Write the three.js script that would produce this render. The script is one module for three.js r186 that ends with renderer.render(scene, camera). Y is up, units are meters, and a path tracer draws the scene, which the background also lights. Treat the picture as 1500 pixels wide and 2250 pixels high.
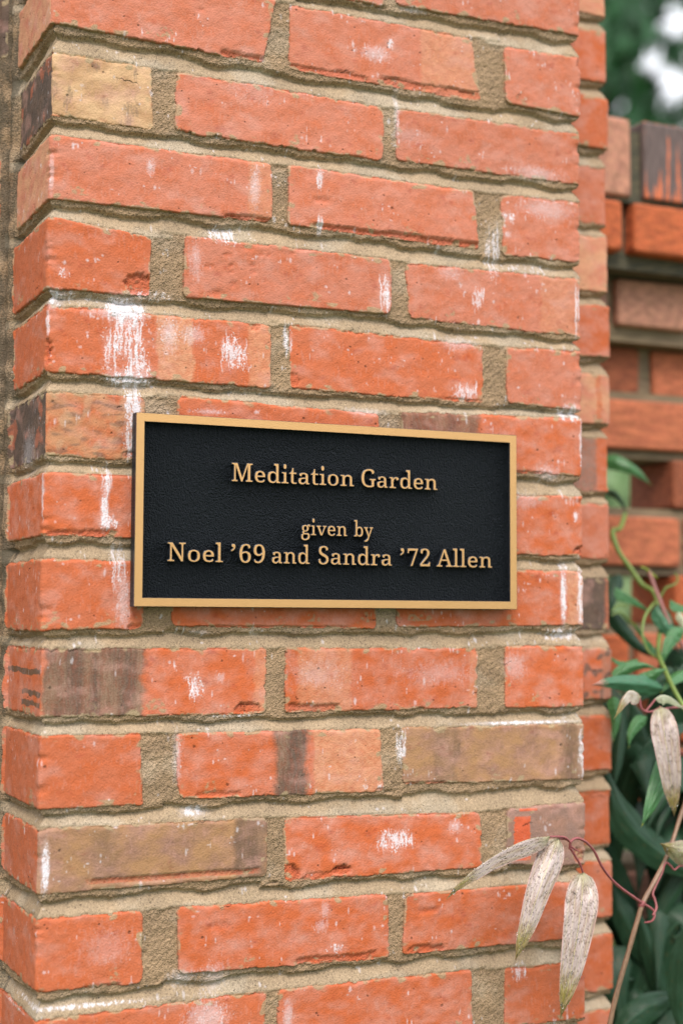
import * as THREE from 'three';
import { FontLoader } from 'three/addons/loaders/FontLoader.js';
import { RoundedBoxGeometry } from 'three/addons/geometries/RoundedBoxGeometry.js';
import { mergeGeometries } from 'three/addons/utils/BufferGeometryUtils.js';
import { createNoise2D, createNoise3D } from 'simplex-noise';

// ---------------------------------------------------------------- camera, sky, sun, exposure
const scene = new THREE.Scene();
const camera = new THREE.PerspectiveCamera(36.6881, 682 / 1024, 0.05, 400);
camera.position.set(-0.3115,1.3487,1.3134);
camera.rotation.set(0.06963, -0.42382, 0.00437, 'YXZ');
camera.focus = 1.405;
camera.userData.fStop = 2.6;
scene.add(camera);

const renderer = new THREE.WebGLRenderer({ antialias: true });
renderer.setSize(682, 1024);
renderer.toneMapping = THREE.LinearToneMapping;
renderer.toneMappingExposure = 1.72;
renderer.shadowMap.enabled = true;
renderer.shadowMap.type = THREE.PCFSoftShadowMap;

{ // overcast sky: three times as bright overhead as at the horizon, faintly cool
  const w = 128, h = 64, d = new Float32Array(w * h * 4);
  for (let j = 0; j < h; j++) for (let i = 0; i < w; i++) {
    const el = Math.sin(((j + 0.5) / h - 0.5) * Math.PI);
    const l = el > 0 ? 1.35 * (1 + 2 * el) / 3 + 0.26 * (1 - el) : 0.3;
    d.set([l * 0.98, l * 1.0, l * 1.06, 1], (j * w + i) * 4);
  }
  const sky = new THREE.DataTexture(d, w, h, THREE.RGBAFormat, THREE.FloatType);
  sky.mapping = THREE.EquirectangularReflectionMapping;
  sky.magFilter = THREE.LinearFilter; sky.needsUpdate = true;
  scene.background = sky; scene.environment = sky;
}
const sun = new THREE.DirectionalLight(0xfff2e2, 1.5);
sun.position.set(-1.2, 5.6, 3.3); sun.target.position.set(0.3, 1.4, 0);
sun.castShadow = true; sun.shadow.radius = 45; sun.shadow.mapSize.set(2048, 2048);
Object.assign(sun.shadow.camera, { left: -2, right: 2, top: 2, bottom: -2, near: 0.5, far: 14 });
scene.add(sun, sun.target);

// ---------------------------------------------------------------- helpers
function rng(seed) { let a = seed >>> 0; return () => { a = (a + 0x6d2b79f5) | 0; let t = Math.imul(a ^ (a >>> 15), 1 | a); t = (t + Math.imul(t ^ (t >>> 7), 61 | t)) ^ t; return ((t ^ (t >>> 14)) >>> 0) / 4294967296; }; }
const N2 = createNoise2D(rng(11)), N2b = createNoise2D(rng(12)), N2c = createNoise2D(rng(13)), N3 = createNoise3D(rng(14));
const fbm = (x, y) => N2(x, y) * 0.6 + N2b(x * 2.1 + 7, y * 2.1) * 0.3 + N2c(x * 4.3, y * 4.3 + 3) * 0.15;
const hash = (x, y) => { let h = Math.imul(x | 0, 374761393) ^ Math.imul(y | 0, 668265263); h = Math.imul(h ^ (h >>> 13), 1274126177); return ((h ^ (h >>> 16)) >>> 0) / 4294967296; };
const clamp = (v, a = 0, b = 1) => v < a ? a : v > b ? b : v;
const sstep = (a, b, v) => { const t = clamp((v - a) / (b - a)); return t * t * (3 - 2 * t); };
const lerp = (a, b, t) => a + (b - a) * t;
const count = {};
const numbered = (n) => { const k = count[n] = (count[n] ?? -1) + 1; return k ? n + '_' + String(k).padStart(3, '0') : n; };
function tag(o, label, category, group, kind) {
  if (label) o.userData.label = label; if (category) o.userData.category = category;
  if (group) o.userData.group = group; if (kind) o.userData.kind = kind; return o;
}
function thing(name, label, category, pos = [0, 0, 0]) { const g = new THREE.Group(); g.name = numbered(name); g.position.set(...pos); scene.add(g); return tag(g, label, category); }
function part(name, geo, mat, parent, label) {
  const m = new THREE.Mesh(geo, mat); m.name = numbered(name); m.castShadow = m.receiveShadow = true; parent.add(m);
  if (label) m.userData.label = label; return m;
}
const SRGB = new Uint8Array(4096); for (let i = 0; i < 4096; i++) { const c = i / 4095; SRGB[i] = Math.round(255 * (c <= 0.0031308 ? c * 12.92 : 1.055 * c ** (1 / 2.4) - 0.055)); }
const toByte = (c) => SRGB[clamp(c * 4095 | 0, 0, 4095)];
function dataTex(d, w, h, srgb) {
  const t = new THREE.DataTexture(d, w, h, THREE.RGBAFormat, THREE.UnsignedByteType);
  t.magFilter = THREE.LinearFilter; t.minFilter = THREE.LinearMipmapLinearFilter; t.wrapS = t.wrapT = THREE.RepeatWrapping;
  if (srgb) t.colorSpace = THREE.SRGBColorSpace; t.needsUpdate = true; return t;
}
const lin = (r, g, b) => new THREE.Color().setRGB(r, g, b);
function paramGrid(cols, rows, fn) { // fn(i, j) -> [x, y, z, u, v]
  const p = [], uv = [], ix = [];
  for (let j = 0; j < rows; j++) for (let i = 0; i < cols; i++) { const q = fn(i, j); p.push(q[0], q[1], q[2]); uv.push(q[3], q[4]); }
  for (let j = 0; j < rows - 1; j++) for (let i = 0; i < cols - 1; i++) { const a = j * cols + i, b = a + 1, c = a + cols, d = c + 1; ix.push(a, b, d, a, d, c); }
  const g = new THREE.BufferGeometry();
  g.setAttribute('position', new THREE.Float32BufferAttribute(p, 3)); g.setAttribute('uv', new THREE.Float32BufferAttribute(uv, 2));
  g.setIndex(ix); g.computeVertexNormals(); return g;
}

// ---------------------------------------------------------------- the pier's faces, unrolled: s runs along the plan outline, t is the height
const W = 0.5475;
const SEG = [ // s0, s1, origin x, z, direction x, z, normal x, z
  [-0.195, -0.145, -0.05, -0.145, 1, 0, 0, 1],
  [-0.145, 0, 0, -0.145, 0, 1, -1, 0],
  [0, W, 0, 0, 1, 0, 0, 1],
  [W, W + 0.1, W, 0, 0, -1, 1, 0],
  [W + 0.1, W + 0.2, W, -0.1, 1, 0, 0, 1],
  [W + 0.2, W + 0.4, W + 0.1, -0.1, 0, -1, 1, 0],
];
const CONVEX = [0, W, W + 0.2];
function place(s, t, h, r) { // a point h proud of the face; r rounds the outer corners (0: mitred)
  if (r > 0) for (const c of CONVEX) {
    const a = r * Math.PI / 4, d = s - c;
    if (Math.abs(d) <= a) {
      const A = SEG.find((q) => Math.abs(q[1] - c) < 1e-9), B = SEG.find((q) => Math.abs(q[0] - c) < 1e-9), k = (d + a) / (2 * a) * Math.PI / 2;
      const cx = B[2] - A[4] * 0 - A[6] * r - B[6] * r, cz = B[3] - A[7] * r - B[7] * r;
      const nx = A[6] * Math.cos(k) + B[6] * Math.sin(k), nz = A[7] * Math.cos(k) + B[7] * Math.sin(k);
      return [cx + nx * (r + h), t, cz + nz * (r + h)];
    }
  }
  const q = SEG.find((g) => s <= g[1] + 1e-9) ?? SEG[5];
  let x = s - q[0];
  for (const c of CONVEX) {
    const d = Math.abs(s - c);
    if (r > 0) { if (d < 0.02 && (Math.abs(q[0] - c) < 1e-9 || Math.abs(q[1] - c) < 1e-9)) { const a = r * Math.PI / 4, e = (r - a) * (1 - (d - a) / (0.02 - a)); x += Math.abs(q[0] - c) < 1e-9 ? e : -e; } }
    else if (h < 0) { if (Math.abs(q[0] - c) < 1e-9) x = Math.max(x, -h); if (Math.abs(q[1] - c) < 1e-9) x = Math.min(x, q[1] - q[0] + h); }
  }
  if (h > 0) for (const c of [-0.145, W + 0.1]) { if (Math.abs(q[0] - c) < 1e-9) x = Math.max(x, h); if (Math.abs(q[1] - c) < 1e-9) x = Math.min(x, q[1] - q[0] - h); }
  return [q[2] + q[4] * x + q[6] * h, t, q[3] + q[5] * x + q[7] * h];
}
const TONE = { o: [0.50, 0.112, 0.034], r: [0.49, 0.132, 0.058], p: [0.515, 0.182, 0.114], q: [0.57, 0.285, 0.165], t: [0.37, 0.20, 0.095], y: [0.58, 0.37, 0.205], z: [0.47, 0.22, 0.11], m: [0.25, 0.15, 0.118], k: [0.115, 0.075, 0.055], d: [0.085, 0.058, 0.048], g: [0.30, 0.16, 0.11] };

// Bricks of the pier: kind; four corners TL TR BR BL and the length of the return, in tenths of a millimetre; tone and bands; tone of the return
const BRICKS = [
['sR',3386,20024,5476,20024,5495,19496,3369,19458,1300,'p',''],
['sL',16,19275,2117,19295,1990,18663,25,18719,1280,'p','q'],
['m',2261,19267,4202,19266,4320,18637,2260,18653,1280,'p|364,433,q,50','q'],
['hR',4577,19234,5493,19256,5505,18641,4591,18662,1280,'p','q'],
['hL',5,18461,912,18454,936,17891,7,17898,1220,'y','d'],
['m',1144,18451,3235,18421,3236,17898,1146,17899,1220,'p','d'],
['sR',3391,18430,5487,18453,5483,17931,3378,17926,1220,'p','d'],
['sL',18,17717,2084,17716,2088,17166,0,17147,1270,'p|185,210,q,40','q'],
['m',2253,17729,4225,17714,4285,17141,2257,17167,1270,'p','q'],
['hR',4546,17716,5487,17747,5477,17134,4559,17110,1270,'p','q'],
['hL',-1,16986,928,16904,918,16366,-18,16353,1320,'r',''],
['m',1253,16951,3326,16940,3318,16409,1234,16387,1320,'p',''],
['sR',3482,16924,5487,16956,5498,16363,3522,16395,1320,'p|500,555,q,35',''],
['sL',-15,16209,2087,16196,2092,15616,-33,15622,1300,'r|100,134,q,75|187,211,q,60',''],
['m',2278,16225,4324,16179,4333,15616,2296,15629,1300,'r',''],
['hR',4592,16190,5497,16213,5493,15609,4606,15633,1300,'p',''],
['hL',-14,15453,889,15455,897,14886,-12,14891,1335,'z','d'],
['m',1202,15483,3195,15436,3202,14892,1196,14892,1335,'r','d'],
['sR',3436,15472,5492,15525,5504,14948,3442,14936,1335,'o|340,428,k,75','d'],
['sL',-9,14746,2028,14746,2028,14192,1,14204,1335,'o',''],
['hR',4506,14723,5475,14731,5470,14134,4506,14140,1335,'o',''],
['hL',-35,13996,911,13986,904,13406,-12,13385,1335,'r',''],
['m',1164,13974,3172,13974,3168,13401,1168,13427,1335,'o',''],
['sR',3401,13981,5469,13979,5465,13446,3392,13423,1335,'o|528,552,q,70',''],
['sL',10,13230,2067,13222,2072,12634,17,12650,1335,'o|3,92,k,90|196,209,q,40',''],
['m',2255,13222,4267,13214,4251,12645,2259,12642,1335,'o|238,291,q,45|417,432,q,40',''],
['hR',4572,13235,5463,13232,5470,12635,4570,12643,1335,'o',''],
['hL',-8,12485,896,12484,921,11868,15,11870,1335,'r',''],
['m',1213,12476,3218,12466,3253,11882,1258,11905,1335,'o|216,248,k,92|255,329,q,70',''],
['sR',3442,12469,5468,12464,5464,11916,3471,11949,1335,'t|380,404,k,50|519,543,k,60',''],
['sL',69,11700,2088,11698,2093,11179,44,11156,1320,'t|48,71,k,35|178,209,k,65','r'],
['m',2257,11690,4289,11644,4313,11124,2275,11114,1320,'o','r'],
['hR',4577,11661,5457,11692,5458,11077,4575,11130,1320,'m','r'],
['hL',13,10942,930,10952,938,10337,31,10344,1335,'r',''],
['m',1249,10956,3302,10935,3318,10350,1269,10385,1335,'o',''],
['sR',3483,10922,5472,10920,5468,10376,3460,10367,1335,'o',''],
['sL',36,10100,2092,10160,2089,9579,25,9579,1335,'r',''],
['m',2211,10161,4187,10161,4195,9600,2203,9600,1335,'o',''],
['hR',4561,10146,5466,10137,5479,9588,4550,9588,1335,'r',''],
['sL',0,20746,2070,20746,2070,20176,0,20176,1300,'p',''],
['m',2260,20746,4280,20746,4280,20176,2260,20176,1300,'p',''],
['hR',4560,20746,5475,20746,5475,20176,4560,20176,1300,'p',''],
['hL',0,19992,920,19992,920,19422,0,19422,1300,'p',''],
['m',1220,19992,3230,19992,3230,19422,1220,19422,1300,'p',''],
['m',2260,14711,4280,14711,4280,14141,2260,14141,1300,'o',''],
['hL',0,9430,920,9430,920,8860,0,8860,1300,'o',''],
['m',1220,9430,3230,9430,3230,8860,1220,8860,1300,'o',''],
['sR',3420,9430,5475,9430,5475,8860,3420,8860,1300,'o','']
];
const STRIP = [[20705,20220,'q'],[20038,19467,'o'],[19281,18709,'r'],[18488,17864,'p'],[17706,17101,'q'],[16939,16373,'o'],[16177,15635,'u'],[15475,14901,'j'],[14757,14162,'p'],[13940,13399,'k'],[13188,12650,'h'],[12470,11887,'o'],[11669,11100,'r'],[10917,10333,'o'],[10142,9556,'r'],[9348,8837,'o']];
const LEFTWALL = [[19618,18865,2,'k'],[17868,17266,-45,'r'],[16326,15776,-63,'o'],[14985,14252,-61,'o']];
const STAINS = [[698,16224,188,123,100],[722,15981,142,269,72],[559,15846,74,243,60],[830,15744,105,163,75],[749,15608,209,81,90],[224,16295,284,56,60],[44,16267,100,88,85],[782,15334,84,244,80],[757,15049,58,182,60],[556,14678,49,160,70],[539,14438,37,168,90],[574,14319,107,64,75],[677,13962,74,239,55],[723,13644,66,239,50],[1395,12881,77,129,70],[1300,12971,34,40,55],[1631,12959,43,41,40],[3386,11433,200,110,75],[4016,11528,74,64,45],[3150,18938,166,81,50],[3311,19063,49,63,75],[1602,16997,133,93,75],[2574,17647,38,114,70],[2577,17190,28,109,60],[1732,15915,133,168,70],[1110,16032,86,165,50],[1337,16051,121,91,45],[140,16497,57,48,60],[4623,17508,84,55,75],[4612,17322,42,37,50],[2256,16082,46,149,60],[4070,16181,228,72,40],[4130,15706,152,99,60],[5255,14025,64,55,60],[5237,13730,37,281,95],[5251,13359,266,72,75],[1408,11787,128,48,85],[2623,10694,73,57,40],[2761,10479,128,49,60],[2668,10834,46,82,35],[145,10185,1033,23,75],[-798,10067,467,18,65],[1534,9988,212,157,50],[2301,9911,53,161,50],[1351,16719,61,188,35],[4455,17100,93,275,55],[4874,17004,371,60,55],[4274,16650,72,118,55],[3970,16870,152,72,30],[5330,15571,162,92,75],[5075,14953,149,100,40],[4774,12489,595,18,85],[3442,12299,48,162,75],[5434,12195,43,314,60],[3254,16623,68,198,70],[5447,16709,38,328,60],[5500,15225,54,301,75],[5446,13732,54,364,70],[-34,14615,28,236,55],[71,11383,35,210,95],[-5,16062,28,120,60],[12,17371,24,182,40],[3064,11940,38,34,70],[3219,11925,47,38,65],[5152,14523,43,36,60],[5393,14530,43,69,70],[1968,13375,62,33,60],[1432,13366,95,24,35],[3382,18375,30,270,45],[4713,10102,82,95,60],[1786,12619,306,16,60],[4784,14669,209,90,30],[3543,19442,140,27,50],[2120,14888,406,34,30],[1497,15357,174,25,40],[3042,15449,238,35,35],[5063,17628,322,103,40],[4958,17989,321,75,35],[3520,18169,198,99,22],[1910,18383,227,108,20],[637,10672,242,154,20],[4674,13035,129,133,35],[2587,12990,275,125,25],[3819,12978,394,108,25],[1233,12284,42,239,45],[1594,10317,128,158,35],[1298,10344,126,78,50],[911,17525,43,83,45],[1918,17480,54,214,45],[927,16367,254,58,55],[-662,14955,233,232,35],[595,16174,291,41,40]];
const DENTS = [[1817,18680,249,39,350,'l'],[3030,18704,1258,22,0,'l'],[3819,18674,606,41,400,'l'],[2648,18677,426,22,350,'l'],[3423,17172,933,31,400,'l'],[4071,17151,254,32,350,'l'],[1876,17168,270,26,350,'l'],[820,16460,135,99,450,'c'],[1895,12678,123,53,450,'c'],[2543,12670,251,37,350,'l'],[2328,11184,99,73,500,'c'],[2835,11185,102,41,700,'h'],[2598,11106,273,25,300,'l'],[1649,10764,129,52,140,'g'],[2784,10382,412,41,350,'l'],[1713,16544,40,34,140,'h'],[1657,16813,53,21,120,'h'],[1991,16847,27,17,110,'h'],[2059,16846,27,17,110,'h'],[1693,16715,22,21,120,'h'],[1903,16677,36,30,140,'h'],[1902,16740,36,17,120,'h'],[1856,16897,72,38,130,'g'],[1482,16686,53,29,110,'g'],[2287,16891,32,22,120,'h'],[1703,16661,27,13,110,'h'],[2110,16219,82,34,350,'c'],[1550,16445,88,42,150,'g'],[1368,19062,62,26,120,'g'],[2584,17430,94,35,130,'g'],[5538,19397,78,58,500,'c'],[5509,19201,66,77,400,'c'],[2109,16283,82,60,300,'c'],[-8,15803,56,120,450,'c'],[779,14929,75,40,250,'c'],[340,14225,324,28,300,'l'],[2132,13408,807,21,300,'l'],[3651,10405,144,42,300,'c'],[3820,10392,68,34,350,'c'],[5444,14166,86,64,500,'c'],[2318,15703,64,60,300,'c'],[2598,11134,137,33,250,'l'],[842,13406,83,40,250,'c'],[1930,16183,67,42,250,'c'],[36,17870,89,33,300,'c'],[5394,11170,64,71,250,'c'],[4615,11106,112,26,250,'c'],[4440,11615,51,35,200,'c'],[1225,11233,797,24,250,'l'],[4021,17894,305,27,250,'l'],[582,10331,161,23,180,'l'],[1620,11929,216,20,200,'l'],[4095,15623,253,18,200,'l'],[3625,11930,291,26,200,'l'],[3723,10758,97,25,150,'l'],[4733,14938,365,23,250,'l'],[3243,11882,76,42,250,'c'],[4266,12623,201,22,200,'c'],[4317,13192,111,44,250,'c']];
const bricks = [];
const mm = 1e-4;
BRICKS.forEach((b, i) => {
  const [kind, a0, a1, b0, b1, c0, c1, d0, d1, side, recipe, sideTone] = b, R = rng(1000 + i * 7);
  const [base, ...bands] = recipe.split('|');
  const left = kind.endsWith('L'), right = kind.endsWith('R');
  bricks.push({ kind, u0: a0 * mm, u1: b0 * mm, tl: left ? -side * mm : a0 * mm, bl: left ? -side * mm : d0 * mm, tr: right ? W + 0.088 : b0 * mm, br: right ? W + 0.088 : c0 * mm,
    vTL: a1 * mm, vTR: b1 * mm, vBR: c1 * mm, vBL: d1 * mm, base, sideTone, seed: i * 13.7, proud: (R() - 0.5) * 0.0022, rc: 0.003 + R() * 0.004,
    bands: bands.map((q) => { const [s0, s1, k, w] = q.split(','); return { s0: s0 / 1000, s1: s1 / 1000, k, w: w / 100 }; }), where: left ? 'L' : right ? 'R' : 'm' });
});
STRIP.forEach(([t1, t0, tone], i) => { // the narrow face set back to the right
  const R = rng(3000 + i), j = (R() - 0.5) * 0.004;
  const b = { kind: 'strip', tl: W + 0.112, bl: W + 0.112, tr: W + 0.29, br: W + 0.29, u0: W + 0.1, u1: W + 0.2, vTL: t1 * mm, vTR: t1 * mm + j * 0.3, vBR: t0 * mm, vBL: t0 * mm, base: tone, sideTone: '', seed: 700 + i * 9.1, proud: (R() - 0.5) * 0.005, rc: 0.004 + R() * 0.003, bands: [], where: 'S' };
  if (tone === 'u') { b.base = 'q'; b.bands.push({ s0: W + 0.182, s1: W + 0.189, k: 'o', w: 0.7 }); }
  if (tone === 'j') { b.base = 'o'; b.bands.push({ s0: W + 0.11, s1: W + 0.184, k: 'm', w: 0.85 }); }
  if (tone === 'k') { b.base = 'k'; b.bands.push({ s0: W + 0.194, s1: W + 0.3, k: 'r', w: 0.6 }); }
  if (tone === 'h') { b.base = 'o'; b.bands.push({ s0: W + 0.186, s1: W + 0.3, k: 'g', w: 0.7 }); b.patch = 1; }
  bricks.push(b);
});
LEFTWALL.forEach(([t1, t0, x1, tone], i) => {
  bricks.push({ kind: 'leftwall', tl: -0.19, bl: -0.19, tr: -0.145 + Math.min(x1 * mm, 0) - 0.009, br: -0.145 + Math.min(x1 * mm, 0) - 0.009, u0: -0.19, u1: -0.145, vTL: t1 * mm, vTR: t1 * mm, vBR: t0 * mm, vBL: t0 * mm, base: tone, sideTone: '', seed: 900 + i * 5.3, proud: 0, rc: 0.004, bands: [], where: 'W' });
});
const edgeNoise = (x, seed) => { const k = 0.3 + 0.9 * Math.abs(Math.sin(seed * 12.9)), a = -0.0005 + k * (N2(x * 34, seed) * 0.0008 + N2b(x * 95, seed) * 0.00028 + N2c(x * 380, seed) * 0.00012); const c = N2(x * 48, seed + 40) + 0.25 * N2b(x * 230, seed); return a + (c > 0.55 ? k * Math.min(0.0016, (c - 0.55) * 0.004) : 0); };
const topAt = (b, s) => lerp(b.vTL, b.vTR, clamp((s - b.u0) / (b.u1 - b.u0))) - edgeNoise(s, b.seed + 1);
const botAt = (b, s) => lerp(b.vBL, b.vBR, clamp((s - b.u0) / (b.u1 - b.u0))) + edgeNoise(s, b.seed + 2);
const leftAt = (b, f) => lerp(b.bl, b.tl, f) + edgeNoise(f * 0.06, b.seed + 3);
const rightAt = (b, f) => lerp(b.br, b.tr, f) - edgeNoise(f * 0.06, b.seed + 4);
function inside(b, s, t) { // distance from the brick's edge, positive within
  const to = topAt(b, s), bo = botAt(b, s), f = clamp((t - bo) / (to - bo));
  const dx = Math.min(s - leftAt(b, f), rightAt(b, f) - s), dy = Math.min(to - t, t - bo), r = b.rc;
  if (dx < r && dy < r) return r - Math.hypot(r - dx, r - dy);
  return Math.min(dx, dy);
}
const dents = DENTS.map(([u, v, ru, rv, k, kind]) => ({ u: u * mm, v: v * mm, ru: ru * mm, rv: rv * mm, k: k * 1e-5, kind }));
function dentAt(s, t, list) {
  let h = 0;
  for (const d of list) {
    const x = (s - d.u) / d.ru, y = (t - d.v) / d.rv;
    if (Math.abs(x) > 1.5 || Math.abs(y) > 1.7) continue;
    const led = d.kind === 'l', q = (led ? Math.max(Math.abs(x) ** 2, Math.abs(y - N2(s * 22, d.v * 99) * 0.25) ** 1.2) : x * x + y * y) + N2(s * 160, t * 160) * (led ? 0.07 : 0.25) + N2b(s * 500, t * 500) * (led ? 0.03 : 0.12);
    const k = d.kind === 'g' ? sstep(1.15, 0.1, q) : sstep(1.08, d.kind === 'h' ? 0.4 : 0.8, q);
    h = Math.max(h, k * d.k * (0.75 + 0.35 * N2b(s * 220, t * 220)));
  }
  return h;
}

// ---------------------------------------------------------------- colour and relief of the unrolled faces
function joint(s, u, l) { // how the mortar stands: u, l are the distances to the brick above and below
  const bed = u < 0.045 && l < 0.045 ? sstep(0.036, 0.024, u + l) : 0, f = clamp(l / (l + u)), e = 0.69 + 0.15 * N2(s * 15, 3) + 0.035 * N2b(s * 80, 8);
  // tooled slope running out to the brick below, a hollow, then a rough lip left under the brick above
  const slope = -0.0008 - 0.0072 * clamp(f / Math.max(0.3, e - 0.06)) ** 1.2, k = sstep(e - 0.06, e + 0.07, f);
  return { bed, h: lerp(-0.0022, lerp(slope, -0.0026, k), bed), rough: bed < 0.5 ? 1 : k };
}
const S0 = -0.195, S1 = W + 0.4, T0 = 0.86, T1 = 2.1, TW = 2048, TH = 2048;
const col = new Float32Array(TW * TH * 3), bump = new Float32Array(TW * TH), dist = new Float32Array(TW * TH).fill(-1), head = new Uint8Array(TW * TH), above = new Float32Array(TW * TH).fill(0.05), below = new Float32Array(TW * TH).fill(0.05);
const sOf = (i) => S0 + (i + 0.5) / TW * (S1 - S0), tOf = (j) => T0 + (j + 0.5) / TH * (T1 - T0);
const iOf = (s) => (s - S0) / (S1 - S0) * TW, jOf = (t) => (t - T0) / (T1 - T0) * TH;
for (let j = 0; j < TH; j++) for (let i = 0; i < TW; i++) { // sandy mortar everywhere first
  const s = sOf(i), t = tOf(j), k = j * TW + i;
  const a = fbm(s * 14, t * 22), g = hash(i, j), n = N2(s * 620, t * 620), c = N2b(s * 260, t * 260);
  const e = N2c(s * 1050, t * 1050), l = 0.97 + 0.2 * a + 0.2 * n + 0.12 * c + 0.2 * e + (g - 0.5) * 0.35 + (g > 0.985 ? 0.5 : g < 0.02 ? -0.5 : 0);
  const pale = sstep(0.0, 0.7, N2c(s * 9 + 3, t * 16) + 0.25 * fbm(s * 60, t * 60)) * 0.5;
  col[k * 3] = lerp(0.345, 0.43, pale) * l; col[k * 3 + 1] = lerp(0.238, 0.345, pale) * l; col[k * 3 + 2] = lerp(0.134, 0.235, pale) * l;
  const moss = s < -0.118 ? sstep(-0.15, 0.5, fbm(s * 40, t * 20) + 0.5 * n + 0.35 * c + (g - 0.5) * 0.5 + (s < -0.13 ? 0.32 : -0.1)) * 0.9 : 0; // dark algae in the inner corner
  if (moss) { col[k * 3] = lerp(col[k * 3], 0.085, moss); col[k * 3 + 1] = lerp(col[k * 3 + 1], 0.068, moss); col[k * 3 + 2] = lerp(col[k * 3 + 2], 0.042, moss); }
  bump[k] = 0.45 + 0.2 * n + 0.1 * c + 0.2 * e + (g - 0.5) * 0.2;
  const hair = Math.abs(N2(s * 26 + 50, t * 26) + 0.3 * N2b(s * 110, t * 110)); // hairline cracks here and there
  if (hair < 0.012 && N2c(s * 7, t * 7 + 60) > 0.35) { for (let q = 0; q < 3; q++) col[k * 3 + q] *= 0.45; bump[k] -= 0.3; }
}
for (const b of bricks) {
  const sa = Math.min(b.tl, b.bl) - 0.022, sb = Math.max(b.tr, b.br) + 0.022, ta = Math.min(b.vBL, b.vBR) - 0.026, tb = Math.max(b.vTL, b.vTR) + 0.026;
  const i0 = Math.max(0, iOf(sa) | 0), i1 = Math.min(TW - 1, Math.ceil(iOf(sb))), j0 = Math.max(0, jOf(ta) | 0), j1 = Math.min(TH - 1, Math.ceil(jOf(tb)));
  const R = rng((b.seed * 97) | 0), base0 = TONE[b.base] ?? TONE.o, tint = 1 + (R() - 0.5) * 0.1, other = TONE[{ o: 'p', r: 'o', p: 'r', q: 'p', t: 'g', y: 't', z: 'o', m: 'g', k: 'd', d: 'k' }[b.base] ?? 'r'];
  const ph = R() * 50;
  const pits = []; for (let n = R() * 40 + 16; n > 0; n--) pits.push([sa + R() * (sb - sa), ta + R() * (tb - ta), 0.0003 + R() * R() * 0.0012]);
  const cracks = []; for (let n = R() * 3.4 | 0; n > 0; n--) cracks.push([sa + R() * (sb - sa), ta + R() * (tb - ta), 0.003 + R() * 0.009, (R() - 0.5) * 1.2]);
  for (let j = j0; j <= j1; j++) for (let i = i0; i <= i1; i++) {
    const s = sOf(i), t = tOf(j), k = j * TW + i, d = inside(b, s, t);
    if (d > dist[k]) { dist[k] = d; head[k] = t > botAt(b, s) && t < topAt(b, s) ? 1 : 0; }
    if (d < 0 && s > Math.min(b.tl, b.bl) - 0.021 && s < Math.max(b.tr, b.br) + 0.021) { const x = botAt(b, s) - t, y = t - topAt(b, s); if (x > 0) above[k] = Math.min(above[k], x); if (y > 0) below[k] = Math.min(below[k], y); }
    if (d < 0) continue;
    const onSide = (b.where === 'L' && s < -0.0012) || (b.where === 'R' && s > W + 0.0012);
    let B = base0, O = other;
    if (onSide && b.sideTone) { B = TONE[b.sideTone]; O = TONE[{ d: 'k', r: 'o', q: 'p' }[b.sideTone]] ?? B; }
    const n1 = fbm(s * 24 + ph, t * 34), n2 = fbm(s * 110, t * 130 + ph), n3 = N2c(s * 480, t * 480), g = hash(i + 77, j);
    let m = clamp(0.36 + n1 * 0.85), r = lerp(B[0], O[0], m), gg = lerp(B[1], O[1], m), bb = lerp(B[2], O[2], m);
    const drag = N2b(s * 210 + N2(s * 30, t * 30) * 1.5, t * 12 + ph) * 0.45 + N2(s * 700, t * 46) * 0.35 + n3 * 0.25; // marks of the clay being drawn
    for (const q of b.bands) {
      if (onSide && q.s1 < 0.5) continue;
      const e = N2(t * 60, b.seed) * 0.0018 + N2b(t * 260, b.seed) * 0.0006 + drag * 0.0012, e2 = e + (q.k === 'k' ? N2c(t * 28, b.seed + s * 20) * 0.003 + n2 * 0.0015 : n2 * 0.001), soft = q.k === 'k' ? 0.0038 : 0.0022, w = sstep(q.s0 - soft + e2, q.s0 + soft + e2, s) * sstep(q.s1 + soft + e2, q.s1 - soft + e2, s);
      if (!w) continue;
      const K = TONE[q.k], burnt = q.k === 'k', cl = burnt ? sstep(-0.7, 0.9, N2(s * 52 + ph, t * 6) + 0.3 * N2b(s * 240, t * 14) + drag * 0.5 + n2 * 0.2) : 0, f = burnt ? clamp(q.w * w * (1.02 + drag * 0.25 + n2 * 0.12)) : clamp(q.w * w * (0.9 + n2 * 0.4));
      const v = burnt ? 0.9 + drag * 0.35 : 1, z = burnt ? cl : 0;
      r = lerp(r, lerp(K[0], 0.22, z) * v, f); gg = lerp(gg, lerp(K[1], 0.135, z) * v, f); bb = lerp(bb, lerp(K[2], 0.088, z) * v, f);
    }
    if (b.base === 'y' && !onSide) { const f = sstep(0.25, 0.6, N2(s * 60, t * 26) * 0.6 + drag * 0.5) * 0.55; r = lerp(r, 0.16, f); gg = lerp(gg, 0.115, f); bb = lerp(bb, 0.085, f); }
    if (b.base === 'z' && !onSide) { const f = sstep(0.05, 0.5, N2(s * 45, t * 150) * 0.55 + N2b(s * 30, t * 60) * 0.4) * 0.6; r = lerp(r, 0.13, f); gg = lerp(gg, 0.085, f); bb = lerp(bb, 0.062, f); const l = sstep(0.3, 0.8, N2c(s * 50, t * 40)); r = lerp(r, 0.5, l * 0.5); gg = lerp(gg, 0.3, l * 0.5); bb = lerp(bb, 0.18, l * 0.5); }
    if (b.base === 't') { const f = sstep(0.2, 0.75, n2 + drag * 0.3) * 0.32; r = lerp(r, 0.14, f); gg = lerp(gg, 0.088, f); bb = lerp(bb, 0.055, f); }
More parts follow.
